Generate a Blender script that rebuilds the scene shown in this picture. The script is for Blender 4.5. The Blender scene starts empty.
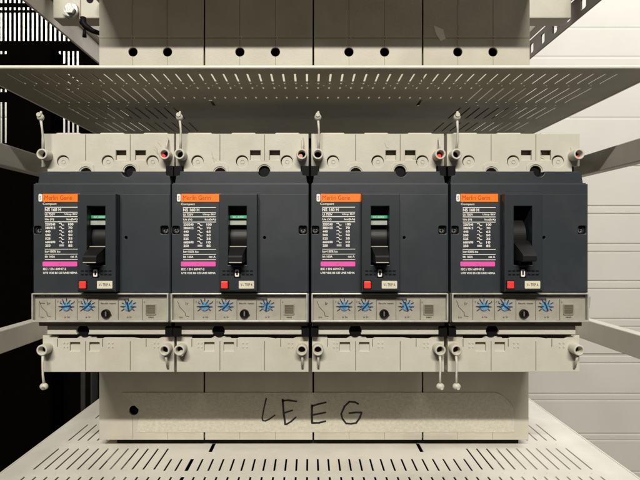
import bpy, bmesh, math, random
from mathutils import Vector
random.seed(4)
S = bpy.context.scene
COL = S.collection
PI = math.pi
CAMH = 1.45          # camera height in metres; every length below is in millimetres
# frame used everywhere: x to the right, d away from the camera, h up from the camera's height

# ------------------------------------------------------------------ materials
MATS = {}
def lin(c):
    c /= 255.0
    return c/12.92 if c <= .04045 else ((c+.055)/1.055)**2.4
def mat(name, rgb, rough=.5, var=.08, scale=60, bump=.0, bscale=400, metal=0, spec=.5, grime=0, gcol=(.12,.09,.05)):
    m = bpy.data.materials.new(name); m.use_nodes = True; MATS[name] = m
    nt = m.node_tree; n = nt.nodes; l = nt.links
    b = n['Principled BSDF']
    b.inputs['Roughness'].default_value = rough
    b.inputs['Metallic'].default_value = metal
    b.inputs['Specular IOR Level'].default_value = spec
    tc = n.new('ShaderNodeTexCoord')
    geo = n.new('ShaderNodeNewGeometry')
    nz = n.new('ShaderNodeTexNoise'); nz.inputs['Scale'].default_value = scale; nz.inputs['Detail'].default_value = 6
    l.new(geo.outputs['Position'], nz.inputs['Vector'])
    mr = n.new('ShaderNodeMapRange'); mr.inputs[1].default_value = .3; mr.inputs[2].default_value = .7
    mr.inputs[3].default_value = 1-var; mr.inputs[4].default_value = 1+var
    l.new(nz.outputs['Fac'], mr.inputs[0])
    mx = n.new('ShaderNodeVectorMath'); mx.operation = 'SCALE'
    mx.inputs[0].default_value = rgb
    l.new(mr.outputs[0], mx.inputs['Scale'])
    out = mx.outputs[0]
    if grime:
        g = n.new('ShaderNodeTexNoise'); g.inputs['Scale'].default_value = 11; g.inputs['Detail'].default_value = 9; g.inputs['Roughness'].default_value = .68
        l.new(geo.outputs['Position'], g.inputs['Vector'])
        gr = n.new('ShaderNodeMapRange'); gr.inputs[1].default_value = .5; gr.inputs[2].default_value = .75; gr.inputs[3].default_value = 0; gr.inputs[4].default_value = grime
        l.new(g.outputs['Fac'], gr.inputs[0])
        mm = n.new('ShaderNodeMix'); mm.data_type = 'RGBA'
        l.new(gr.outputs[0], mm.inputs[0]); l.new(out, mm.inputs[6]); mm.inputs[7].default_value = (*gcol, 1)
        out = mm.outputs[2]
        rr = n.new('ShaderNodeMapRange'); rr.inputs[3].default_value = rough*.85; rr.inputs[4].default_value = min(1, rough*1.25)
        l.new(g.outputs['Fac'], rr.inputs[0]); l.new(rr.outputs[0], b.inputs['Roughness'])
    l.new(out, b.inputs['Base Color'])
    if bump:
        bn = n.new('ShaderNodeTexNoise'); bn.inputs['Scale'].default_value = bscale; bn.inputs['Detail'].default_value = 4
        l.new(geo.outputs['Position'], bn.inputs['Vector'])
        bp = n.new('ShaderNodeBump'); bp.inputs['Strength'].default_value = bump; bp.inputs['Distance'].default_value = .0006
        l.new(bn.outputs['Fac'], bp.inputs['Height']); l.new(bp.outputs[0], b.inputs['Normal'])
    return m
mat('case', (.020,.0255,.032), .45, .10, 40, .18, 2600, grime=.28, gcol=(.075,.075,.07))
mat('bezel', (.018,.023,.028), .42, .08, 40, .15, 2600)
mat('black', (.003,.003,.003), .6, .1, spec=.15)
mat('lever', (.008,.008,.008), .45, .1, spec=.28)
mat('lever_glint', (.42,.38,.30), .5, .1)  # pale colour paints the highlights along the lever edges
mat('beige', (.53,.505,.43), .5, .04, 60, .25, 900, grime=.26, gcol=(.33,.27,.18))
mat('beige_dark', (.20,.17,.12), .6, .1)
mat('base', (.48,.45,.37), .5, .07, 30, .3, 700, grime=.16, gcol=(.26,.21,.14))
mat('tape', (.51,.48,.395), .62, .10, 260, 1.0, 420)
mat('ink', (.006,.005,.006), .4, .1)
mat('shaded_steel', (.27,.25,.18), .5, .08, 25, .35, 1200, grime=.25, gcol=(.16,.14,.10))  # shelf steel darkened in colour for the shade under the upper deck
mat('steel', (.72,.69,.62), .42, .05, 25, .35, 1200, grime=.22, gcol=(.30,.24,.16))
mat('rail', (.60,.565,.50), .45, .06, 18, .2, 800, grime=.2, gcol=(.2,.16,.1))
mat('scuff', (.33,.30,.24), .6, .2)
mat('rib', (.012,.011,.009), .7, .3)
mat('darkrail', (.15,.13,.115), .5, .1)
mat('panel', (.0018,.0016,.0014), 1, .1, spec=0)
mat('wall', (.60,.58,.52), .6, .03, 6, .2, 300, grime=.08, gcol=(.5,.44,.33))
mat('trip', (.52,.51,.465), .45, .09, 120, .1, 900)
mat('tripband', (.13,.125,.115), .35, .15, 90)
mat('grey', (.21,.20,.175), .4, .1)
mat('blue', (.17,.42,.70), .4, .5, 600)
mat('frame', (.40,.39,.345), .25, .2, 90)
mat('navy', (.01,.05,.17), .4, .1)
mat('white', (.80,.78,.74), .5, .02)
mat('orange', (.92,.20,.008), .45, .05)
mat('orangered', (.42,.03,.006), .5, .05)
mat('magenta', (.78,.10,.42), .45, .05)
mat('red', (.80,.045,.035), .4, .05)
mat('pink', (.62,.30,.24), .5, .05)
mat('green', (.04,.38,.20), .45, .15, 250)
mat('cream', (.66,.62,.48), .5, .04)
mat('flag', (.38,.39,.34), .5, .1, 200)
mat('floor', (.035,.032,.028), .6, .15, 3)
mat('zinc', (.55,.55,.52), .28, .2, 300, .4, 900, metal=.9)
mat('print', (.05,.045,.04), .5, .1)
# clear acrylic of the trip-unit window
def clear():
    m = bpy.data.materials.new('clear'); m.use_nodes = True; MATS['clear'] = m
    n = m.node_tree.nodes; l = m.node_tree.links
    n.remove(n['Principled BSDF'])
    t = n.new('ShaderNodeBsdfTransparent'); t.inputs[0].default_value = (.93,.92,.90,1)
    g = n.new('ShaderNodeBsdfGlossy'); g.inputs['Roughness'].default_value = .12
    mx = n.new('ShaderNodeMixShader'); fr = n.new('ShaderNodeFresnel'); fr.inputs[0].default_value = 1.45
    l.new(fr.outputs[0], mx.inputs[0]); l.new(t.outputs[0], mx.inputs[1]); l.new(g.outputs[0], mx.inputs[2])
    l.new(mx.outputs[0], n['Material Output'].inputs[0])
clear()

# ------------------------------------------------------------------ mesh builder
class MB:
    def __init__(self, ox=0, od=0, oh=0):
        self.v = []; self.f = []; self.m = []; self.s = []; self.slots = []; self.o = (ox, od, oh)
    def slot(self, m):
        if m not in self.slots: self.slots.append(m)
        return self.slots.index(m)
    def add(self, vs, fs, m, smooth=False):
        k = len(self.v); i = self.slot(m)
        self.v += [tuple(a) for a in vs]
        for f in fs:
            self.f.append([q+k for q in f]); self.m.append(i); self.s.append(smooth)
        return self
    def bm(self, b, m, smooth=False):
        b.verts.ensure_lookup_table(); b.verts.index_update()
        self.add([v.co[:] for v in b.verts], [[v.index for v in f.verts] for f in b.faces], m, smooth)
        b.free(); return self
    def box(self, x0, x1, d0, d1, h0, h1, m, bev=0, seg=2):
        b = bmesh.new()
        bmesh.ops.create_cube(b, size=1)
        for v in b.verts:
            v.co = ((x0+x1)/2+v.co.x*(x1-x0), (d0+d1)/2+v.co.y*(d1-d0), (h0+h1)/2+v.co.z*(h1-h0))
        if bev: bmesh.ops.bevel(b, geom=b.edges[:], offset=bev, segments=seg, affect='EDGES', profile=.5)
        return self.bm(b, m)
    def cyl(self, x, h, r, d0, d1, m, n=24, r1=None, smooth=True, cap=True):
        r1 = r if r1 is None else r1
        vs = []; fs = []
        for k in range(n):
            a = 2*PI*k/n
            vs.append((x+r*math.cos(a), d0, h+r*math.sin(a)))
        for k in range(n):
            a = 2*PI*k/n
            vs.append((x+r1*math.cos(a), d1, h+r1*math.sin(a)))
        for k in range(n): fs.append([k, (k+1) % n, (k+1) % n+n, k+n])
        self.add(vs, fs, m, smooth)
        if cap:
            self.add(vs[:n], [list(range(n))], m); self.add(vs[n:], [list(range(n))[::-1]], m)
        return self
    def ring(self, x, h, ro, ri, d0, d1, m, n=28):
        vs = []; fs = []
        prof = [(ro, d1), (ro, d0+.5), (ro-.4, d0), (ri+.4, d0), (ri, d0+.5), (ri, d1)]
        for k in range(n):
            a = 2*PI*k/n
            for r, d in prof: vs.append((x+r*math.cos(a), d, h+r*math.sin(a)))
        p = len(prof)
        for k in range(n):
            for j in range(p-1):
                a = k*p+j; b = ((k+1) % n)*p+j
                fs.append([a, a+1, b+1, b])
        return self.add(vs, fs, m, True)
    def tube(self, pts, r, m, n=8, sx=1):
        # swept tube through 3-D points (x, d, h)
        P = [Vector(p) for p in pts]; vs = []; fs = []
        for i, p in enumerate(P):
            t = (P[min(i+1, len(P)-1)]-P[max(i-1, 0)]).normalized()
            u = t.cross(Vector((0, 1, 0)));
            if u.length < 1e-3: u = Vector((1, 0, 0))
            u.normalize(); w = t.cross(u)
            rr = r[i] if isinstance(r, (list, tuple)) else r
            for k in range(n):
                a = 2*PI*k/n
                vs.append(p+u*math.cos(a)*rr+w*math.sin(a)*rr*sx)
        for i in range(len(P)-1):
            for k in range(n):
                fs.append([i*n+k, i*n+(k+1) % n, (i+1)*n+(k+1) % n, (i+1)*n+k])
        fs.append(list(range(n))[::-1]); fs.append([(len(P)-1)*n+k for k in range(n)])
        return self.add(vs, fs, m, True)
    def ball(self, x, d, h, rx, rd, rh, m, n=14):
        b = bmesh.new(); bmesh.ops.create_uvsphere(b, u_segments=n, v_segments=n//2+2, radius=1)
        for v in b.verts: v.co = (x+v.co.x*rx, d+v.co.y*rd, h+v.co.z*rh)
        return self.bm(b, m, True)
    def prism(self, prof, x0, x1, m, smooth=False):
        # profile of (d, h) points swept along x
        n = len(prof); x0f = x0 if callable(x0) else (lambda p: x0); x1f = x1 if callable(x1) else (lambda p: x1)
        vs = [(x0f(p), p[0], p[1]) for p in prof]+[(x1f(p), p[0], p[1]) for p in prof]
        fs = [[k, (k+1) % n, (k+1) % n+n, k+n] for k in range(n)]
        self.add(vs, fs, m, smooth)
        return self.add(vs, [list(range(n)), [k+n for k in range(n)][::-1]], m)
    def curve(self, cu, fn, m, smooth=False):
        ob = bpy.data.objects.new('tmp', cu); COL.objects.link(ob)
        bpy.context.view_layer.update()
        ev = ob.evaluated_get(bpy.context.evaluated_depsgraph_get())
        me = ev.to_mesh()
        vs = [fn(v.co) for v in me.vertices]; fs = [list(p.vertices) for p in me.polygons]
        ev.to_mesh_clear(); bpy.data.objects.remove(ob); bpy.data.curves.remove(cu)
        return self.add(vs, fs, m, smooth)
    def plate(self, outer, holes, d0, d1, m, bev=0, flat=False):
        # flat sheet with real holes; outline in (x, h), thickness d0..d1.  flat=True: outline in (x, d), thickness in h
        cu = bpy.data.curves.new('tmp', 'CURVE'); cu.dimensions = '2D'; cu.fill_mode = 'BOTH'
        for ring in [outer]+holes:
            sp = cu.splines.new('POLY'); sp.points.add(len(ring)-1); sp.use_cyclic_u = True
            for q, p in zip(sp.points, ring): q.co = (p[0], p[1], 0, 1)
        t = abs(d1-d0)/2
        cu.extrude = max(t-bev, .001); cu.bevel_depth = bev; cu.bevel_resolution = 1; cu.offset = -bev
        c = (d0+d1)/2
        fn = (lambda v: (v.x, v.y, c+v.z)) if flat else (lambda v: (v.x, c-v.z, v.y))
        return self.curve(cu, fn, m)
    def text(self, s, x0, x1, h0, h1, d, m, bold=.0, fit=True, align='L'):
        cu = bpy.data.curves.new('tmp', 'FONT'); cu.body = s; cu.size = 1; cu.offset = bold; cu.extrude = 0
        cu.resolution_u = 3
        ob = bpy.data.objects.new('tmp', cu); COL.objects.link(ob); bpy.context.view_layer.update()
        ev = ob.evaluated_get(bpy.context.evaluated_depsgraph_get()); me = ev.to_mesh()
        V = [v.co.copy() for v in me.vertices]; F = [list(p.vertices) for p in me.polygons]
        ev.to_mesh_clear(); bpy.data.objects.remove(ob); bpy.data.curves.remove(cu)
        if not V: return self
        ax, bx = min(v.x for v in V), max(v.x for v in V); ay, by = min(v.y for v in V), max(v.y for v in V)
        sy = (h1-h0)/(by-ay); sx = (x1-x0)/(bx-ax) if fit else sy
        vs = [(x0+(v.x-ax)*sx, d, h0+(v.y-ay)*sy) for v in V]
        return self.add(vs, F, m)
    def rect(self, x0, x1, h0, h1, d, m):
        return self.add([(x0,d,h0),(x1,d,h0),(x1,d,h1),(x0,d,h1)], [[0,1,2,3]], m)
    def stroke(self, pts, w, d, m):
        # flat felt-pen stroke: overlapping segments at slightly different depth
        for i in range(len(pts)-1):
            a = Vector(pts[i]); b = Vector(pts[i+1]); t = (b-a).normalized(); nn = Vector((-t.y, t.x))*w/2
            a2 = a-t*w*.25; b2 = b+t*w*.25
            k = d-.012*i
            q = [a2-nn, b2-nn*.85, b2+nn*.85, a2+nn]
            self.add([(p.x, k, p.y) for p in q], [[0,1,2,3]], m)
        return self
    def build(self, name, parent=None):
        me = bpy.data.meshes.new(name)
        o = self.o
        me.from_pydata([((v[0]-o[0])/1000, (v[1]-o[1])/1000, (v[2]-o[2])/1000) for v in self.v], [], self.f)
        for s in self.slots: me.materials.append(MATS[s])
        me.polygons.foreach_set('material_index', self.m)
        me.polygons.foreach_set('use_smooth', self.s)
        me.update()
        bm = bmesh.new(); bm.from_mesh(me); bmesh.ops.recalc_face_normals(bm, faces=bm.faces[:]); bm.to_mesh(me); bm.free()
        ob = bpy.data.objects.new(name, me); COL.objects.link(ob)
        if parent: ob.parent = parent
        return ob

def tag(o, label=None, cat=None, group=None, kind=None):
    if label: o['label'] = label
    if cat: o['category'] = cat
    if group: o['group'] = group
    if kind: o['kind'] = kind
    return o
def empty(name, x, d, h):
    o = bpy.data.objects.new(name, None); COL.objects.link(o); o.empty_display_size = .05
    o.location = (x/1000, d/1000, CAMH+h/1000); return o
def place(o, x, d, h): o.location = (x/1000, d/1000, CAMH+h/1000); return o

def circ(x, y, r, n=24, a0=0, a1=2*PI, full=True):
    k = n if full else n+1
    return [(x+r*math.cos(a0+(a1-a0)*i/n), y+r*math.sin(a0+(a1-a0)*i/n)) for i in range(k)]
def rct(x0, x1, y0, y1): return [(x0,y0),(x1,y0),(x1,y1),(x0,y1)]
def rrect(x0, x1, y0, y1, r, n=4):
    o = []
    for cx, cy, a in ((x1-r,y0+r,-PI/2),(x1-r,y1-r,0),(x0+r,y1-r,PI/2),(x0+r,y0+r,PI)):
        o += [(cx+r*math.cos(a+PI/2*i/n), cy+r*math.sin(a+PI/2*i/n)) for i in range(n+1)]
    return o

# ------------------------------------------------------------------ circuit breaker
# u runs 0..138 from the left flank, d is depth behind the front face, h is height relative to the lens axis
FRONT = 480
W = 138.3
def breaker(X0, i, label, left_out=False, right_out=False, seed=0):
    rnd = random.Random(seed)
    OX, OH = 69, -83
    root = empty('circuit_breaker', X0+OX, FRONT, OH)
    tag(root, label, 'circuit breaker', 'four grey circuit breakers side by side')
    M = lambda: MB(OX, 0, OH)
    AP = rct(59, 77, -23.5, 34.2)                      # toggle aperture
    # ---- body: front plate with real openings, core behind it, shoulders top and bottom
    b = M()
    b.plate([(.6,-51.6),(W-.6,-51.6),(W-.6,57),(.6,57)], [rct(58.5,77.5,-24,35), circ(93.5,3.4,1.5,14), rrect(.9,8.6,6.8,15,2), rrect(W-10.4,W-2.7,6.8,15,2)], 0, 16, 'case', .5)
    b.box(.8, W-.8, 16, 19, -51.6, 56.7, 'bezel')
    b.box(1, W-1, 40, 86, -80, 60, 'case')
    # side walls between plate and core
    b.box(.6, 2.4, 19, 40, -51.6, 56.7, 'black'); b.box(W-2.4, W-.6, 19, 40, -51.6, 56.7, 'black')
    for u in (4.6, W-6.4):                              # cross-head screws sunk in the front plate
        b.ring(u, 10.9, 3.5, 2.7, 2.2, 16, 'case', 16)
        b.cyl(u, 10.9, 2.4, 4.2, 16, 'darkrail', 16)
        a = rnd.random()*1.5
        for a in (a, a+PI/2): b.stroke([(u-1.6*math.cos(a), 10.9-1.6*math.sin(a)), (u+1.6*math.cos(a), 10.9+1.6*math.sin(a))], .9, 4.1, 'black')
    # upper shoulder with semicircular screw notches
    def notch(x, y, r, s, n=14):  # arc cut downward into the top edge, left to right order s=+1
        return [(x+r*math.cos(PI+PI*k/n), y+r*math.sin(PI+PI*k/n)) for k in range(n+1)]
    lx = 3.2; rx = W-3.2
    top = 70.5
    o = [(lx-1.5,57.2),(rx+1.5,57.2),(rx,66)]
    o += [(rx,top-2),(rx-3,top)] if right_out else [(rx,66),(rx-3.4,66.5),(rx-4.2,top)]
    o += [(p[0], p[1]) for p in notch(92,top,5.6,1)][::-1]
    o += [(lx+3,top),(lx,top-2)] if left_out else [(lx+4.2,top),(lx+3.4,66.5),(lx,66)]
    b.plate(o, [], 6, 40, 'case', .6)
    b.box(1, W-1, 2.2, 40, 55.5, 58.3, 'case', .6)   # thin step line over the front plate
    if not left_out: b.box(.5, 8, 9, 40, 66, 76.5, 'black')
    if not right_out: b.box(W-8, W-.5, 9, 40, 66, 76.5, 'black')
    b.cyl(92, top+1, 5.4, 17, 40, 'black', 20)
    b.build('body', root)
    # thin raised field to the right of the handle
    f = M(); f.plate(rct(88.5, W-1.2, -50.8, 46.6), [circ(93.5,3.4,1.5,14), rrect(W-10.8,W-2.3,6.4,15.4,2)], -.7, 0, 'case', .3); f.build('cover_panel', root)
    # ---- raised bezel round the toggle
    z = M()
    z.plate(rct(50, 87.2, -49.8, 46), [AP], -11, -.2, 'bezel', .5)
    for (a, c) in ((59,76.9),):
        pass
    for hh in (-29.3, -32.9):                           # vent dashes either side of the padlock mark
        for x in (53.4, 57.4, 61.4): z.box(x, x+3, -11.15, -10.8, hh-.7, hh+.7, 'black')
        for x in (72.2, 76.2, 80.2): z.box(x, x+3, -11.15, -10.8, hh-.7, hh+.7, 'black')
    z.box(64.6, 71.2, -11.12, -10.8, -36.2, -25.6, 'black')
    z.box(50.8, 86.4, -11.1, -10.8, -49.7, -48.2, 'black')
    z.build('handle_bezel', root)
    t = M(); t.plate(rrect(65.7,69.6,-34.8,-27.8,1), [rrect(66.9,68.5,-33.4,-29.2,.5)], -11.7, -11.15, 'white'); t.build('padlock_mark', root)
    # ---- toggle handle (drum and lever)
    g = M()
    if i < 3:
        dr = [(16 - 17*math.cos(a), 2+17*math.sin(a)) for a in [math.radians(q) for q in range(-78, 68, 6)]]+[(16,17.7)]
        g.prism(dr, 59.4, 76.6, 'lever', False)
        lv = [(2,-4.6),(-6,-5.2),(-24,-13.8),(-25,-15.4),(-25,-20.4),(-22,-21.4),(-6,-20),(2,-15)]
        taper = lambda side: (lambda p: 68+side*(8.3 if p[0] > -8 else 6.5))
        g.prism(lv, taper(-1), taper(1), 'lever')
        g.box(59.7, 76.3, -7.0, -6.0, -6.1, -5.1, 'lever_glint', .3)
        g.box(61.9, 74.2, -25.5, -24.6, -20.9, -19.9, 'lever_glint', .3)
    else:
        dr = [(17 - 19*math.cos(a), 4+20*math.sin(a)) for a in [math.radians(q) for q in range(-78, 84, 6)]]
        g.prism(dr, 59.6, 75.2, 'lever', False)
        lv = [(2,1.0),(-5,.2),(-9,-2),(-25,-12.6),(-26,-14.2),(-26,-18.4),(-23,-19.6),(-6,-18),(2,-14)]
        taper = lambda side: (lambda p: 68+side*(8.0 if p[0] > -10 else 6.5))
        g.prism(lv, taper(-1), taper(1), 'lever')
    hd = g.build('toggle_handle', root)
    if i < 3:
        p = M(); p.box(59.3, 76.7, -2.5, 6, 22.4, 25.4, 'green', .3); p.text('on auto', 62, 73, 23.1, 24.6, -2.56, 'white', 0); p.build('on_flag', hd)
        p = M(); p.box(59.3, 76.0, -4, 4, 15.8, 20.2, 'flag', .4); p.build('off_flag', hd)
    else:
        g = M(); g.box(59.2, 76.8, 3, 12, 26.5, 34, 'black'); g.build('drum_guard', hd)
    # red test button, ivory legend
    r = M(); r.box(52, 58.8, -12.6, -10.9, -46.4, -39.4, 'red', .6); tb = r.build('test_button', root)
    r = M(); r.box(51.2, 59.6, -11.3, -10.8, -47.2, -38.6, 'black'); r.build('button_frame', tb)
    r = M(); r.plate(rrect(69.4,84.4,-46.4,-39,.6), [], -11.9, -10.9, 'cream', .15)
    r.text('V~ TRIP A' if i != 1 else 'V~ TRIP 4', 71.2, 82.6, -44.1, -41.2, -12.0, 'print', .01); r.build('legend_plate', root)
    # ---- printed rating label
    L = M(); d = -.25
    W1 = 'white'
    L.text('Compact', 10.2, 24, 35.4, 38.2, d, W1, .012)
    L.rect(12.2, 45, 33.2, 34.0, d, W1)
    L.text('NS 160 H', 12.3, 28.5, 29.6, 32.9, d, W1, .03)
    L.rect(12.2, 45, 28.2, 28.9, d, W1)
    L.text('Ui 750V', 12.3, 22.5, 25.4, 27.7, d, W1, .022); L.text('Uimp 8kV', 32, 45, 25.4, 27.7, d, W1, .022)
    L.rect(12.2, 45, 23.9, 24.6, d, W1)
    L.text('Ue (V)', 12.3, 21.4, 20.2, 22.6, d, W1, .03); L.text('Icu(kA)', 34, 45, 20.2, 22.6, d, W1, .03)
    L.rect(12.2, 45, 18.7, 19.4, d, W1)
    rows = [('220/240','100'),('380/415','70'),('440','65'),('500','50'),('525','35'),('660/690','10'),('250','85')]
    for k, (a, c) in enumerate(rows):
        y = 15.4-k*3.55
        L.text(a, 12.6, 12.6+(10 if len(a) > 3 else 5.2), y, y+2.4, d, W1, .032)
        if k < 6: L.stroke([(26.6,y+2.0),(28.4,y+2.3),(29.6,y+.2),(31.4,y+.5)], .75, d, W1)
        else: L.rect(26.6, 31.4, y+.5, y+1.2, d, W1); L.rect(26.6, 31.4, y+1.6, y+2.1, d, W1)
        L.text(c, 35.6, 35.6+(5.2 if len(c) > 2 else 4.2), y, y+2.4, d, W1, .032)
    L.rect(12.2, 45, -8.6, -8.0, d, W1)
    L.text('Ics=100% Icu', 12.3, 27.5, -11.7, -9.3, d, W1, .025)
    L.rect(12.2, 45, -13.6, -13.0, d, W1)
    L.text('Ith 160A', 12.3, 22.4, -16.8, -14.5, d, W1, .025); L.text('cat A', 37.8, 44.6, -16.8, -14.5, d, W1, .025)
    L.rect(12.2, 45, -18.9, -18.3, d, W1)
    L.text('IEC / EN 60947-2', 10.4, 33.5, -29.2, -26.9, d, W1, .025)
    L.text('UTE VDE BS CEI UNE NEMA', 10.4, 44.6, -32.9, -30.9, d, W1, .03)
    rp = L.build('rating_print', root); rp.location = (rnd.uniform(-.3,.3)/1000, 0, rnd.uniform(-.25,.25)/1000); rp.rotation_euler.y = math.radians(rnd.uniform(-.25,.25))
    q = M(); q.plate(rrect(10,50 if i in (1,2) else 47.6,39.2,47.2,.4), [], -.5, -.05, 'orange')
    br = q.build('brand_strip', root)
    q = M(); q.text('Merlin Gerin', 12, 39.5, 41.0, 45.6, -.56, 'orangered', 0); q.build('lettering', br)
    q = M(); q.plate(rrect(6,9.6,39.4,47.0,1.2), [], -.5, -.05, 'white'); q.text('S', 7.0, 8.6, 41.2, 45, -.56, 'grey', .02); q.build('emblem_tag', root)
    q = M(); q.plate(rrect(10,44.6,-25.4,-20.6,.9), [], -.5, -.05, 'magenta'); q.rect(25.5,28,-23.2,-22.6,-.56,'red'); q.build('magenta_strip', root)
    # ---- trip unit with clear cover
    t = M()
    t.box(.6, W-.6, 1.6, 40, -81.5, -52, 'grey')
    t.box(1.8, W-2.6, .2, 3, -79.4, -57.6, 'trip', .3)
    t.box(1.8, 66, .4, 3, -57.5, -53, 'tripband'); t.box(66, 96, .1, 3, -59.4, -52.6, 'tripband'); t.box(96, W-2.6, .5, 3, -57.5, -53, 'grey')
    for x in (22.6, 44.4, 65.8, 85.4, 109.6): t.box(x-.3, x+.3, -.05, .3, -79, -58, 'grey')
    t.text('STR 22 SE', 6, 21, -55.9, -54.0, .3, 'flag', .02); t.text('alarm Ir', 45, 57, -55.9, -54.2, .3, 'flag', .01)
    if i % 4 == 0:
        t.stroke([(7,-62),(12,-62.4)], .5, -.02, 'print'); t.stroke([(6.4,-60),(6.4,-76)], .25, -.02, 'print')
    t.stroke([(6.5,-60),(8.6,-66),(14,-71.5),(14.4,-75),(18,-75.6)], .45, -.02, 'print')
    t.text('Ir', 14.5, 17.5, -64, -61, -.04, 'print'); t.text('Im', 8, 11.5, -77.4, -75.2, -.04, 'print')
    t.text('x Io', 31.5, 37, -77, -75, -.04, 'print', .01); t.text('x Ir', 52.5, 58, -77, -75, -.04, 'print', .01); t.text('x Ir', 94, 99, -77, -75, -.04, 'print', .01)
    t.text('fault test', 68, 83, -63.2, -61.6, -.04, 'print', .01); t.text('test', 115.4, 121, -77, -75.4, -.04, 'print', .01)
    t.text('.5 .7', 24, 28.4, -61.6, -60, -.04, 'print'); t.text('1', 41, 41.8, -61.6, -60, -.04, 'print'); t.text('2 4', 45.4, 49, -61.6, -60, -.04, 'print'); t.text('A', 110.8, 112.2, -62, -60.4, -.04, 'print')
    tu = t.build('trip_unit', root)
    for k, (x, an) in enumerate(((33.6, rnd.choice((0,5,10))), (54.6, rnd.choice((40,-35,45))), (95.6, rnd.choice((80,100,110))))):
        c = M(); c.cyl(x, -65.4, 4.1, -1.2, .2, 'blue', 20, 4.4)
        a = math.radians(an); ux, uh = math.cos(a), math.sin(a)
        c.stroke([(x-ux*4.2, -65.4-uh*4.2), (x+ux*4.6, -65.4+uh*4.6)], 1.7, -1.25, 'navy')
        for j in range(9):
            a = math.radians(-35+j*31)
            c.stroke([(x+5.2*math.cos(a), -65.4+5.2*math.sin(a)), (x+(7.2+(j%3)*.5)*math.cos(a), -65.4+(7.2+(j%3)*.5)*math.sin(a))], 1.0, -.1, 'navy' if j % 4 else 'print')
            if j % 2: c.stroke([(x+2.6*math.cos(a), -65.4+2.6*math.sin(a)), (x+5.4*math.cos(a), -65.4+5.4*math.sin(a))], 1.0, -1.24, 'navy')
        c.build('adjusting_dial', tu)
    c = M(); c.ring(73.4, -72.8, 4.6, 3.3, -2.2, 1, 'lever', 22); c.cyl(73.4, -72.8, 3.4, -.9, 1, 'black', 20)
    a = rnd.random()*3; c.box(72.7, 74.1, -1.5, -.8, -75.2, -70.4, 'grey', .2); c.cyl(78.0,-74.0,.9,-.8,.3,'print',10); c.build('test_socket', tu)
    c = M(); c.plate(rrect(112.8,123.4,-73.8,-63.2,1), [rrect(113.8,122.4,-72.8,-64.2,.6)], -.8, .2, 'flag', .15); c.box(113,123.2,.0,.12,-73.6,-63.4,'grey')
    for k in range(4): c.box(114.5, 121.8, -.25, .05, -72+k*2.2, -71+k*2.2, 'beige_dark', .2)
    c.build('status_window', tu)
    c = M()
    c.plate(rrect(.8,W-1.6,-80.6,-51.9,1), [rrect(2.2,W-3.2,-78.8,-53.2,.6)], -4, 1.5, 'frame', .5)
    fr = c.build('cover_frame', root)
    c = M(); c.box(2.2, W-3.2, -3.8, -3.3, -78.8, -53.2, 'clear'); c.build('clear_window', fr)
    if right_out:
        c = M(); c.prism([(2,-56),(10,-58),(10,-70),(4,-68)], W-1, W+3.5, 'flag'); c.build('cover_latch', fr)
    # ---- lower ledge below the trip unit
    b = M()
    b.box(1.5, W-2, 8, 40, -86.5, -81.2, 'beige_dark', .4)  # dark brown strip paints the shadow below the trip cover
    e = 8 if not left_out else 9.5
    o = [(e,-95),(W-8,-95),(W-8,-87.4),(e,-87.4)]
    hole = circ(45.6, -91.6, 6.3, 22)
    # arch notch in ledge: outline running round it
    o = [(e,-95.2)]+[(40.8,-95.2)]+[(45.6+6.3*math.cos(a),-91.6+6.3*math.sin(a)) for a in [math.radians(q) for q in range(215,-40,-15)]]+[(50.6,-95.2),(W-8,-95.2),(W-8,-86.9),(e,-86.9)]
    al = [(45.6+6.5*math.cos(a),-91.6+6.5*math.sin(a)) for a in [math.radians(q) for q in (132,150,165,180,195,210)]]
    b.plate([(e,-95.2),(e,-86.9)]+al[:1]+al[1:]+[(39.9,-95.2)], [], 9, 40, 'beige', .3)
    ar = [(45.6+6.5*math.cos(a),-91.6+6.5*math.sin(a)) for a in [math.radians(q) for q in (-30,-15,0,15,30,48)]]
    b.plate([(51.3,-95.2)]+ar+[(W-8,-86.9),(W-8,-95.2)], [], 9, 40, 'beige', .3)
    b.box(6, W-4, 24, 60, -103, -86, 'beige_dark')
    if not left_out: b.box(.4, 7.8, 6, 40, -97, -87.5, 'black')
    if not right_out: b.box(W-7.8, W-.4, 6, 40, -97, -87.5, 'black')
    b.cyl(45.6, -91.6, 6.4, 12, 30, 'black', 24)
    b.build('lower_ledge', root)
    # ---- terminal covers
    def eye(mb, u, h, di):
        mb.ring(u, h, 5.5, 3.6, di, 15, 'beige'); mb.cyl(u, h, 3.7, 11, 14, 'black', 18)
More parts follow.
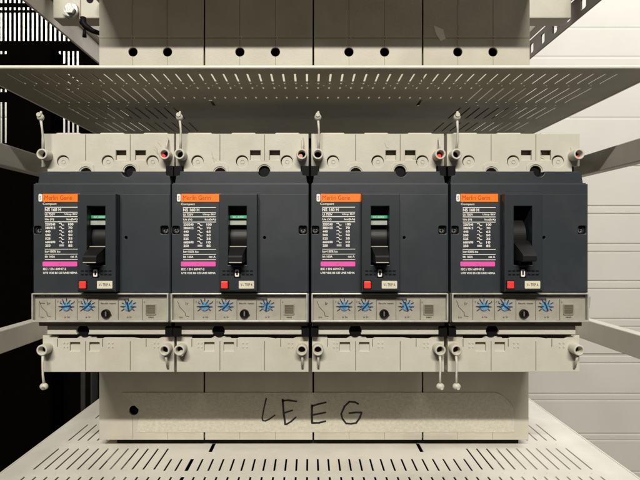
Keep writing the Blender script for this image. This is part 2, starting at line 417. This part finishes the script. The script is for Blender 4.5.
    def terminal(upper):
        c = M()
        x0, x1 = .8, W-.9
        if upper:
            h0, h1 = 66, 110.5
            o = [(x0+(6 if left_out else 8),h0)]
            o += [(41-.5,h0)]+[(46.5+6.1*math.cos(a), h0+3.2+6.1*math.sin(a)) for a in [math.radians(q) for q in range(200,-35,-15)]]
            o += [(86-.5,h0),(86,h0+5)]+[(92+6*math.cos(a), h0+5.5+6*math.sin(a)) for a in [math.radians(q) for q in range(180,-15,-15)]]+[(98.5,h0)]
            o += [(x1-8,h0),(x1-8,h0+11),(x1,h0+11),(x1,h1),(x0,h1),(x0,h0+11 if not left_out else h0+10),(x0+(6 if left_out else 8),h0+10.9)]
            holes = [circ(u, 82, 6.3) for u in (23,69,115)]+[rct(77.2,88,83.4,93.4), rct(97.2,108,83.4,93.4)]
            c.plate(o, holes, 14, 17, 'beige', .45)
            for u in (23,69,115):
                c.cyl(u+.4, 81.0, 5.7, 14.6, 17, 'beige', 22); c.ring(u+.4, 81.6, 2.2, 1.7, 14.3, 15, 'beige', 16)
            for u in (82.6, 102.6):
                c.box(u-5.2, u+5.2, 16.2, 20, 83.4, 88.6, 'beige'); 
            # raised tabs round the screw notches
            for u, w in ((46.4, 9.5), (92, 10.5)):
                c.plate([(u-w,h0),(u-7.2,h0)]+[(u+7.2*math.cos(a), (h0+3.4 if u<60 else h0+5.5)+7.2*math.sin(a)) for a in [math.radians(q) for q in range(180,-10,-15)]]+[(u+7.2,h0),(u+w,h0),(u+w-1.2,h0+11.5),(u+w-4,h0+14.5),(u-w+4,h0+14.5),(u-w+1.2,h0+11.5)], [], 13.2, 14.2, 'beige', .3)
            # seams between the poles
            for u in (46.2, 92.2): c.box(u-.35, u+.35, 13.75, 14.2, 83, 109.6, 'beige_dark')
            # shell behind
            c.box(x0, x1, 17, 90, 108.3, h1-.1, 'beige'); c.box(x0+.1, x0+2, 17, 90, 77.5, 108.3, 'beige'); c.box(x1-2, x1-.1, 17, 90, 77.5, 108.3, 'beige')
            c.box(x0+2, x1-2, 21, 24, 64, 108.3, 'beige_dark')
            c.ball(46.5, 21, 67.5, 5.2, 3, 4.2, 'beige', 14)
            for u in (23, 69, 115): c.box(u-13, u+13, 24, 80, h1, h1+3.4, 'beige', 1.5)   # low ribs on the top face
            for k in range(2+2*(i == 0)):
                xx, yy = (119+rnd.uniform(-3,4), 98+rnd.uniform(-6,6)) if i == 0 else (rnd.uniform(10,130), rnd.uniform(86,106))
                c.stroke([(xx, yy), (xx+rnd.uniform(1,3), yy-rnd.uniform(2,5)), (xx+rnd.uniform(3,5), yy-rnd.uniform(5,8))], .5, 13.95, 'scuff')
            nm = 'upper_terminal_cover'
        else:
            h0, h1 = -134.8, -100.5
            x0 = 1.6 if not left_out else 2
            o = [(x0,h0),(x1,h0),(x1,h1+3.2),(x1-11,h1+2.4),(x1-16,h1),(104,h1+.2),(104,h1-.2),(95,h1+1.4),(66,h1+1.6),(64,h1+.2),(58,h1+.1),(56.5,h1+2.4),(40,h1+2.4),(37,h1+.2),(17.5,h1+.2),(17,h1+2.8),(x0,h1+3.3)]
            holes = [rrect(30,40.6,-113.4,-104.2,.6), rrect(50,60.6,-113.4,-104.2,.6)]
            c.plate(o, holes, 14, 17, 'beige', .45)
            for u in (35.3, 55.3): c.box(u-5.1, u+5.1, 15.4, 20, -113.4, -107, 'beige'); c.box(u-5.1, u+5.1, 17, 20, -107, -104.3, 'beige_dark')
            for u in (46.2, 92.2): c.box(u-.35, u+.35, 13.75, 14.2, -133, -103, 'beige_dark')
            for u in (17.3, 63.8, 108.6): c.box(u-.4, u+.4, 13.7, 14.2, -108.6, h1, 'beige_dark')
            for u in (24, 27.5, 70, 74, 117, 121): c.cyl(u, -104.8, 1.0, 13.4, 14.2, 'beige', 10); c.cyl(u, -109, .9, 13.4, 14.2, 'beige', 10)
            c.box(x0+.1, x1-.1, 17, 90, h0+.1, h0+2, 'beige'); c.box(x0+.1, x0+2, 17, 90, h0+2, h1, 'beige'); c.box(x1-2, x1-.1, 17, 90, h0+2, h1, 'beige')
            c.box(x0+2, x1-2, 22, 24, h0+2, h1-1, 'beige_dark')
            nm = 'lower_terminal_cover'
        ob = c.build(nm, root)
        # sealing eyes with their tethered caps
        he = 87.5 if upper else -110.0
        for side, u in ((0, 7.4), (1, 130.6)):
            e = M(); eye(e, u, he, 2.5)
            if upper:
                if side == 1 and not right_out: e.cyl(u-1.2, he-2.2, 2.2, 3.0, 5.5, 'red' if i in (0,2) else 'pink', 12)
                if side == 1 and right_out: e.cyl(u-1.2, he-2.6, 1.3, 3.4, 5.5, 'red', 12)
            e.build('sealing_eye', ob)
            e = M(); j = rnd.uniform(-1, 1)
            if upper and side == 0:
                e.tube([(u+.5,5,he+5),(u+1.2+j*.3,4,he+14),(u+1.4+j,2.5,he+24),(u+.6+j,1.5,he+34)], [1.4,1.1,1.0,1.3], 'beige')
                e.ball(u+.4+j, 1.5, he+36.5, 3.6, 3, 3.6, 'beige'); e.cyl(u+.2+j, he+38.5, 2.2, -2.2, 1, 'beige', 12); e.tube([(u+.5+j,1.5,he+39),(u+.9+j,1.5,he+42.5)], [1.6,1.0], 'beige')
            elif upper:
                if not right_out: e.tube([(u+.6,6,he+5),(u+.9,9,he+12),(u+.9,12,he+18)], [1.2,1.1,.9], 'beige')
                else: continue
            else:
                long = (i == 0 and side == 0) or (i == 2 and side == 1) or (i == 3 and side == 0)
                if i == 1 and side == 0:
                    e.cyl(u+1.5, he-3.4, 3.0, 3.6, 8, 'beige', 6); e.build('sealing_cap', ob); continue
                if long:
                    k = 2.5 if i == 0 else -.6
                    e.tube([(u,5,he-5),(u+.3,4,he-14),(u+k*.4,3,he-24),(u+k,2,he-33)], [1.4,1.2,1.1,1.4], 'beige')
                    e.ball(u+k+.2, 2, he-36, 4.2, 3, 3.5, 'beige'); e.cyl(u+k+.8, he-37, 1.6, -1.8, 1, 'grey' if i == 0 else 'beige', 10)
                else:
                    e.tube([(u+.3,6,he-5),(u+.5,9,he-12),(u+.6,12,he-20)], [1.3,1.2,1.1], 'beige')
            e.build('tether_cap', ob)
    terminal(True); terminal(False)
    return root

labels = ['dark grey circuit breaker at the left end, seal cap dangling below its outer corner',
          'second grey circuit breaker from the left, without a long tether under its lower cover',
          'third grey circuit breaker from the left, above the handwritten E and G',
          'dark grey circuit breaker at the right end, with no green flag above its handle']
XS = [-277.2, -138.9, .6, 140.2]
for i in range(4):
    breaker(XS[i], i, labels[i], left_out=(i == 0), right_out=(i == 3), seed=20+i)

# ------------------------------------------------------------------ plug-in bases behind (lower row) and the row standing on the upper shelf
BZ = 608
def base(x0, x1, hb, ht, label, group, lower, k):
    cx = (x0+x1)/2
    root = empty('mounting_base', cx, BZ, hb); tag(root, label, 'mounting base', group)
    w = x1-x0
    m = MB(w/2, 0, 0)
    third = w/3
    H = ht-hb
    hy = 37.5
    if lower: holes = [circ(third, hy, 6, 20)] if k == 0 else []
    else: holes = [circ(third-1, hy, 5.8, 20), circ(2*third-2, hy, 5.8, 20)]
    m.plate(rct(1.0, w-1.0, 0, H), holes, 0, 3, 'base', .6)
    m.box(1.2, w-1.2, 3, 50, .3, 3, 'base'); m.box(1.2, 4, 3, 50, 3, H-.5, 'base'); m.box(w-4, w-1.2, 3, 50, 3, H-.5, 'base')
    m.box(4, w-4, 14, 16, 3, H-1, 'black')
    if not lower: m.box(3, w-3, 6, 50, -22.5, -.2, 'beige_dark')
    else: m.box(18 if k == 0 else .2, w-(8 if k == 3 else .2), 14, 50, -9.8, -.2, 'black')  # lower row: black box added to darken the shaded gap under the base
    m.box(w-1, w+1.2, 20, 50, .5, H-1, 'black')
    for u in (third-1, 2*third-2):
        if lower: m.box(u-.25, u+.25, -.1, .2, 1, 30, 'beige_dark')
        else:
            m.box(u-.25, u+.25, -.1, .2, 2, hy-6.2, 'beige_dark'); m.box(u-.25, u+.25, -.1, .2, hy+6.2, hy+15, 'beige_dark'); m.box(u-.25, u+.25, -.1, .2, hy+20, H-2, 'beige_dark')
        if not lower:
            m.ring(u, hy+17.5, 2.6, 1.7, -.6, 1, 'base', 16)
    if not lower:
        m.box(2, w-2, -.1, .2, hy+17.2, hy+17.8, 'beige_dark')
    m.build('shell', root)
    return root
px = lambda p, z: (p-310)*z/480
cuts = [98.3, 204.3, 313.3, 422.7, 529.5]
wl = ['left end base under the breakers, with an open round hole beside the tape', 'base under the breakers bearing the handwritten L and first E', 'base under the breakers bearing the handwritten second E and G', 'right end base under the breakers, with a dark rounded tape end']
wu = ['upper grey base with two round holes, at the left end above the shelf', 'upper grey base with two round holes, second from the left above the shelf', 'upper grey base with two round holes, third from the left above the shelf', 'upper grey base with two round holes and a pale smudge, right end above the shelf']
gl, gu = 'grey moulded bases behind the breakers', 'grey bases standing over the upper shelf'
for k in range(4):
    x0, x1 = px(cuts[k], BZ), px(cuts[k+1], BZ)
    base(x0, x1, -252, 104, wl[k], gl, True, k)
    r = base(x0, x1+(1.5 if k == 3 else 0), 202, 420, wu[k], gu, False, k)
    # terminal cover of the breaker plugged into the upper base (above the frame, still shades the base)
    m = MB(0, 0, 0); m.box(-68.5, 68.5, -114, -20, 319-202, 356-202, 'beige', 1); m.build('terminal_cover', r)
    if k == 3:
        m = MB(0,0,0); xs = px(441, BZ)-(x0+x1)/2
        m.add([(xs-10,-.2,71),(xs+2,-.2,66),(xs+5,-.2,54),(xs-1,-.2,51),(xs-7,-.2,60)], [[0,1,2,3,4]], 'white'); m.build('paint_smudge', r)

# tape strip across the lower bases with felt-pen letters
tz = BZ-.6
P = lambda x, y, z=BZ: ((x-310)*z/480, (241-y)*z/480)
def tape():
    x0, x1 = px(122, BZ), px(514, BZ)
    h0, h1 = (241-432)*BZ/480, (241-392.5)*BZ/480
    root = empty('tape_strip', 0, BZ, h0); tag(root, 'grey beige tape strip stuck across the lower bases with LEEG written in black felt pen', 'tape')
    m = MB(0, BZ, h0)
    o = [(px(137,BZ),h0)]+[(px(514,BZ),h0),(px(514,BZ),h0+22)]
    o += [(px(514,BZ)-1.5,h0+32),(px(511,BZ)-4,h0+40),(px(503,BZ),h0+46),(px(496,BZ),h1)]
    o += [(px(122,BZ),h1),(px(124,BZ),h1-2.5),(px(131,BZ),h1-10),(px(134.5,BZ),h1-16),(px(139.5,BZ),h1-22),(px(139.5,BZ),h1-32),(px(137.5,BZ),h0+8)]
    m.plate(o, [], BZ-.55, BZ-.12, 'tape', .1); s = m.build('strip', root)
    w = MB(0, BZ, h0); d = BZ-.65
    def st(pts, wd=1.9):
        w.stroke([P(*p) for p in pts], wd*1.25, d, 'ink')
    st([(266.3,398.2),(264,408),(262.3,417.5),(262.8,420.3),(265.2,420.8),(269,419.2),(275,415)], 1.6)
    st([(282.7,399.2),(283.6,412),(285.3,424.4)], 2.2); st([(282.7,400.6),(288,400.1),(296.6,401.2)]); st([(283.8,412.9),(292.5,410.1)]); st([(286.4,424.2),(291,421.4),(296,417.0)])
    st([(312.0,405.0),(311.8,414),(312.1,423)], 2.5); st([(312.2,406),(318,404),(326,402.2)]); st([(312.6,414.8),(319,413.6),(325.6,412.3)]); st([(312.2,422.8),(319,422.6),(325.6,421)], 2.1)
    st([(358.3,403.8),(355,402),(349.4,401.5),(344.6,406),(341.2,413.6),(342.4,418.6),(346,423.2),(351,423.6),(356,422.8),(359.6,418),(361.6,412.4),(355,412.3),(349,413)], 2.0)
    w.build('handwriting', root)
tape()

# ------------------------------------------------------------------ perforated shelves
def shelf(ht, label, wide_notes):
    dm = 'shaded_steel' if wide_notes else 'steel'
    root = empty('perforated_shelf', 8, 485, ht); tag(root, label, 'metal shelf', 'perforated beige metal shelves')
    m = MB(8, 485, ht)
    xl, xr = -350, 364
    holes = []
    p = 12.55; n = 52; xs = [-317+p*k for k in range(n)]
    rng = random.Random(3)
    for x in xs:
        mid = -174 < x < 186
        w = 1.12
        if not wide_notes and (abs(x+136) < 6 or abs(x-141) < 6): w = 2.1
        holes.append(rrect(x-w, x+w, 503, 535, min(w,1.05)-.02, 2))
        if mid and wide_notes:                      # ends of covered slots only
            holes.append(rrect(x-w, x+w, 546, 552, 1.0, 2)); holes.append(rrect(x-w, x+w, 583, 589, 1.0, 2))
            continue
        else: holes.append(rrect(x-w, x+w, 547 if mid else 550, 579 if mid else 608, min(w,1.05)-.02, 2))
        if not mid or True:
            if not mid: holes.append(rrect(x-1.12, x+1.12, 630, 687, 1.05, 2))
            else: holes.append(rrect(x-1.12, x+1.12, 630, 687, 1.05, 2))
        holes.append(rrect(x-1.12, x+1.12, 709, 766, 1.05, 2))
        holes.append(rrect(x-1.12, x+1.12, 788, 820, 1.05, 2))
    for x in (-124, 139): holes.append(rrect(x-2.3, x+2.3, 596, 622, 1, 2))
    for x in xs[::2]:                               # small round holes between the slot rows
        holes.append(circ(x+p/2, 541.0, 1.0, 8)); 
        if not (-174 < x < 186): holes.append(circ(x+p/2, 619, 1.0, 8))
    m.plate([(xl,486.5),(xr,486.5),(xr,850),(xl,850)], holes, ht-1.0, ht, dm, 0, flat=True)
    m.build('deck', root)
    e = MB(8, 485, ht)
    e.prism([(484.0,ht+.9),(485.2,ht+1.6),(486.4,ht+.9),(486.6,ht-1.7),(485.2,ht-2.2),(484.0,ht-1.6)], xl, xr, 'steel', True)
    e.build('front_lip', root)
    e = MB(8, 485, ht); e.box(xl, xl+2, 488, 850, ht-1.5, ht+.6, 'steel'); e.build('side_lip', root)
    e = MB(8, 485, ht); e.box(xr-2, xr, 488, 850, ht-1.5, ht+.6, 'steel'); e.build('side_lip', root)
    return root
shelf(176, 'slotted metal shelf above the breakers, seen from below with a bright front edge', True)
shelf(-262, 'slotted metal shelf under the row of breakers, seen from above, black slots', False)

# ------------------------------------------------------------------ rack frame: side rails, cross beams, uprights
rack = empty('rack_frame', 0, 700, -700); tag(rack, 'beige metal rack frame with side rails running back beside the breakers', 'rack')
def rk(name): return MB(0, 700, -700), name
for side, X in ((-1, -372), (1, 378)):
    for (h0, h1) in ((88,114), (-131,-104)):
        m = MB(0,700,-700)
        xa, xb = (X, X+14) if side < 0 else (X-14, X)
        m.box(xa, xb, 300, 930, h0, h1, 'rail', 1.2); m.build('side_rail', rack)
    m = MB(0,700,-700)
    xa, xb = (X, X+14) if side < 0 else (X-14, X)
    # slotted dark rail of the next bay up
    if side > 0:
        cu = bpy.data.curves.new('tmp', 'CURVE'); cu.dimensions = '2D'; cu.fill_mode = 'BOTH'; cu.extrude = 1.2
        for ringp in [[(300,308),(930,308),(930,338),(300,338)]]+[rrect(z, z+13, 315, 331, 3) for z in range(379, 900, 38)]:
            sp = cu.splines.new('POLY'); sp.points.add(len(ringp)-1); sp.use_cyclic_u = True
            for q, p in zip(sp.points, ringp): q.co = (p[0], p[1], 0, 1)
        m.curve(cu, lambda v: (372+v.z, v.x, v.y), 'darkrail')
    else:
        m.box(xa, xa+4, 300, 930, 311, 342, 'darkrail' if False else 'rail')
    m.build('slotted_rail', rack)
    m = MB(0,700,-700); m.box(xa, xb, 300, 930, 346, 376, 'rail', 1); m.build('side_rail', rack)
    m = MB(0,700,-700); m.box(xa, xb, 880, 930, -700, 700, 'rail', 1); m.build('upright', rack)
for h0 in (308, 88, -131):
    m = MB(0,700,-700); m.box(-356, 362, 664, 690, h0, h0+(60 if h0 > 200 else 27), 'beige', 2)
    if h0 > 200:
        m.cyl(px(90,664), 334, 5, 663.6, 664.5, 'black', 16)
        m.box(px(80,664), px(81,664), 661.5, 664.3, 306, 362, 'base', .4)
        m.ring(px(102,650), 331, 9, 5, 640, 664, 'base', 20)
    cb = m.build('cross_beam', rack)
    if h0 > 200:
        b = MB(0,700,-700); x, h = px(71,655), 315
        b.cyl(x-3, h+3, 11, 656, 663.9, 'beige', 24); b.cyl(x, h, 9.2, 654, 656.4, 'zinc', 24); b.cyl(x+1, h-.5, 6.8, 648, 654.2, 'zinc', 6, 6.8, False)
        b.build('bolt', cb)
        b = MB(0,700,-700)
        b.tube([(px(83,640),640,298),(px(83.5,640),640,290),(px(86,640),640,286),(px(92,640),642,281),(px(98,640),645,279)], [4,4,4,3.4,3], 'black', 8)
        b.tube([(px(80,640),640,291),(px(85,640),640,292)], 2.4, 'black'); b.tube([(px(84.5,640),640,282),(px(84.5,640),640,272)], [1.8,3], 'black')
        b.build('clip', cb)

# ------------------------------------------------------------------ dark perforated cabinet side with slots, far left
pz = 1100
def ph(y): return (241-y)*pz/480
def pxx(x): return (x-310)*pz/480
root = empty('cabinet_side', pxx(0), pz, ph(300)); tag(root, 'black perforated steel sheet at far left, rows of upright slots showing white', 'cabinet side')
m = MB(pxx(0), pz, ph(300))
holes = []
x = -57.5
while x < 80:
    a, c = pxx(x-1.15), pxx(x+1.15)
    if x < 77:
        holes.append(rct(a, c, ph(41), ph(12.5)))
        if x < 42: 
            holes.append(rct(a, c, ph(10), ph(7))); holes.append(rct(a, c, ph(3), ph(-6)))
    if x < 9 or x > 50:
        if x < 9:
            holes.append(rct(a, c, ph(54), ph(51))); holes.append(rct(a, c, ph(92), ph(88.5)))
        else:
            end = 51+(x-50)*.78+1.5 if x < 68 else 92
            holes.append(rct(a, c, ph(end), ph(51)))
        holes.append(rct(a, c, ph(143), ph(102)))
    x += 4.5
m.plate([(pxx(-330),ph(720)),(pxx(120),ph(720)),(pxx(120),ph(-250)),(pxx(-330),ph(-250))], holes, pz, pz+2, 'panel')
m.build('sheet', root)
m = MB(pxx(0), pz, ph(300)); m.box(pxx(26.4), pxx(64), pz-60, pz-1, ph(720), ph(56), 'panel', 4); m.build('stiffener', root)
m = MB(pxx(0), pz, ph(300)); m.box(pxx(94.6), pxx(99.3), pz-70, pz-41, ph(720), ph(200), 'rib', 3); m.box(pxx(104), pxx(106), pz-70, pz-41, ph(720), ph(200), 'rib', 2); m.build('rib', root)
m = MB(pxx(0), pz, ph(300)); m.box(pxx(86.5), pxx(107), pz-40, pz-1, ph(720), ph(-120), 'panel', 4); m.build('stiffener', root)

# ------------------------------------------------------------------ pale panelled wall behind
wz = 1750
def wh(y): return (241-y)*wz/480
wall = empty('panelled_wall', 600, wz, wh(800)); tag(wall, 'cream sectional door wall with pressed horizontal grooves, behind the right side', 'wall')
m = MB(600, wz, wh(800))
prof = []
ys = [-300,-210,-120,-60,28,57,118,166,206,214,244,252,281,289,319,327,355,363,394,400,434,440,472,480,520,528,600,800]
ys = sorted(ys)
pts = [(wz, wh(-300))]
deep = {355: 9, 118: 6}
for y in ys[1:-1]:
    g = deep.get(y, 4.5); w = 6 if y in deep else 4
    if y < 150: g, w = 1.2, 5
    pts += [(wz, wh(y)+w), (wz+g, wh(y)+w*.4), (wz+g, wh(y)-w*.4), (wz, wh(y)-w)]
pts += [(wz, wh(800))]
vs = []; fs = []
for p in pts: vs += [(-1900, p[0], p[1]), (2600, p[0], p[1])]
for k in range(len(pts)-1): fs.append([2*k, 2*k+1, 2*k+3, 2*k+2])
m.add(vs, fs, 'wall')
m.box(-1900, 2600, wz+12, wz+40, wh(800), wh(-300), 'wall')
m.build('panelling', wall)

m = MB(0,700,-700); m.box(-262, 268, 694, 698, -650, 100, 'black'); m.box(-262, 268, 694, 698, 178, 700, 'black'); m.box(-268, 274, 574, 577, -140, 123, 'black'); m.box(-262, 268, 699, 850, 184, 188, 'beige_dark'); m.build('added_backing', rack)  # plates added to keep the bright wall out of seams and slots
m = MB(0,0,-1450); m.box(-4000, 4000, -3500, 1700, -1460, -1450, 'floor'); fl = m.build('floor'); fl['kind'] = 'structure'; place(fl, 0, 0, -1450)
# ------------------------------------------------------------------ light
def area(name, loc, target, sx, sy, power, col):
    li = bpy.data.lights.new(name, 'AREA'); li.shape = 'RECTANGLE'; li.size = sx; li.size_y = sy; li.energy = power; li.color = col
    o = bpy.data.objects.new(name, li); COL.objects.link(o); o.location = loc
    o.rotation_euler = (Vector(target)-Vector(loc)).to_track_quat('-Z', 'Y').to_euler()
    return o
area('ceiling_tube', (-.15, -2.5, CAMH+2.29), (0, .5, CAMH), 2.0, .08, 200, (1, .95, .855))
area('door_tube', (1.6, .8, CAMH+1.75), (.9, 1.75, CAMH-.2), 1.6, .3, 28, (.95, .96, 1))
area('side_tube', (-.9, 1.45, CAMH+1.0), (-.9, 1.75, CAMH+.35), .9, .15, 12, (1, .98, .93))
w = bpy.data.worlds.new('World'); S.world = w; w.use_nodes = True
bg = w.node_tree.nodes['Background']; bg.inputs[0].default_value = (1, .95, .86, 1); bg.inputs[1].default_value = .068

# ------------------------------------------------------------------ camera
cam = bpy.data.cameras.new('camera'); co = bpy.data.objects.new('camera', cam); COL.objects.link(co)
co.location = (0, 0, CAMH); co.rotation_euler = (PI/2, 0, 0)
cam.sensor_width = 36; cam.lens = 27; cam.shift_x = 10/640; cam.shift_y = 1/640
cam.clip_start = .01; cam.clip_end = 50
S.camera = co
S.view_settings.view_transform = 'Standard'; S.view_settings.look = 'None'; S.view_settings.exposure = 0; S.view_settings.gamma = 1
S.render.resolution_x = 1024; S.render.resolution_y = 768
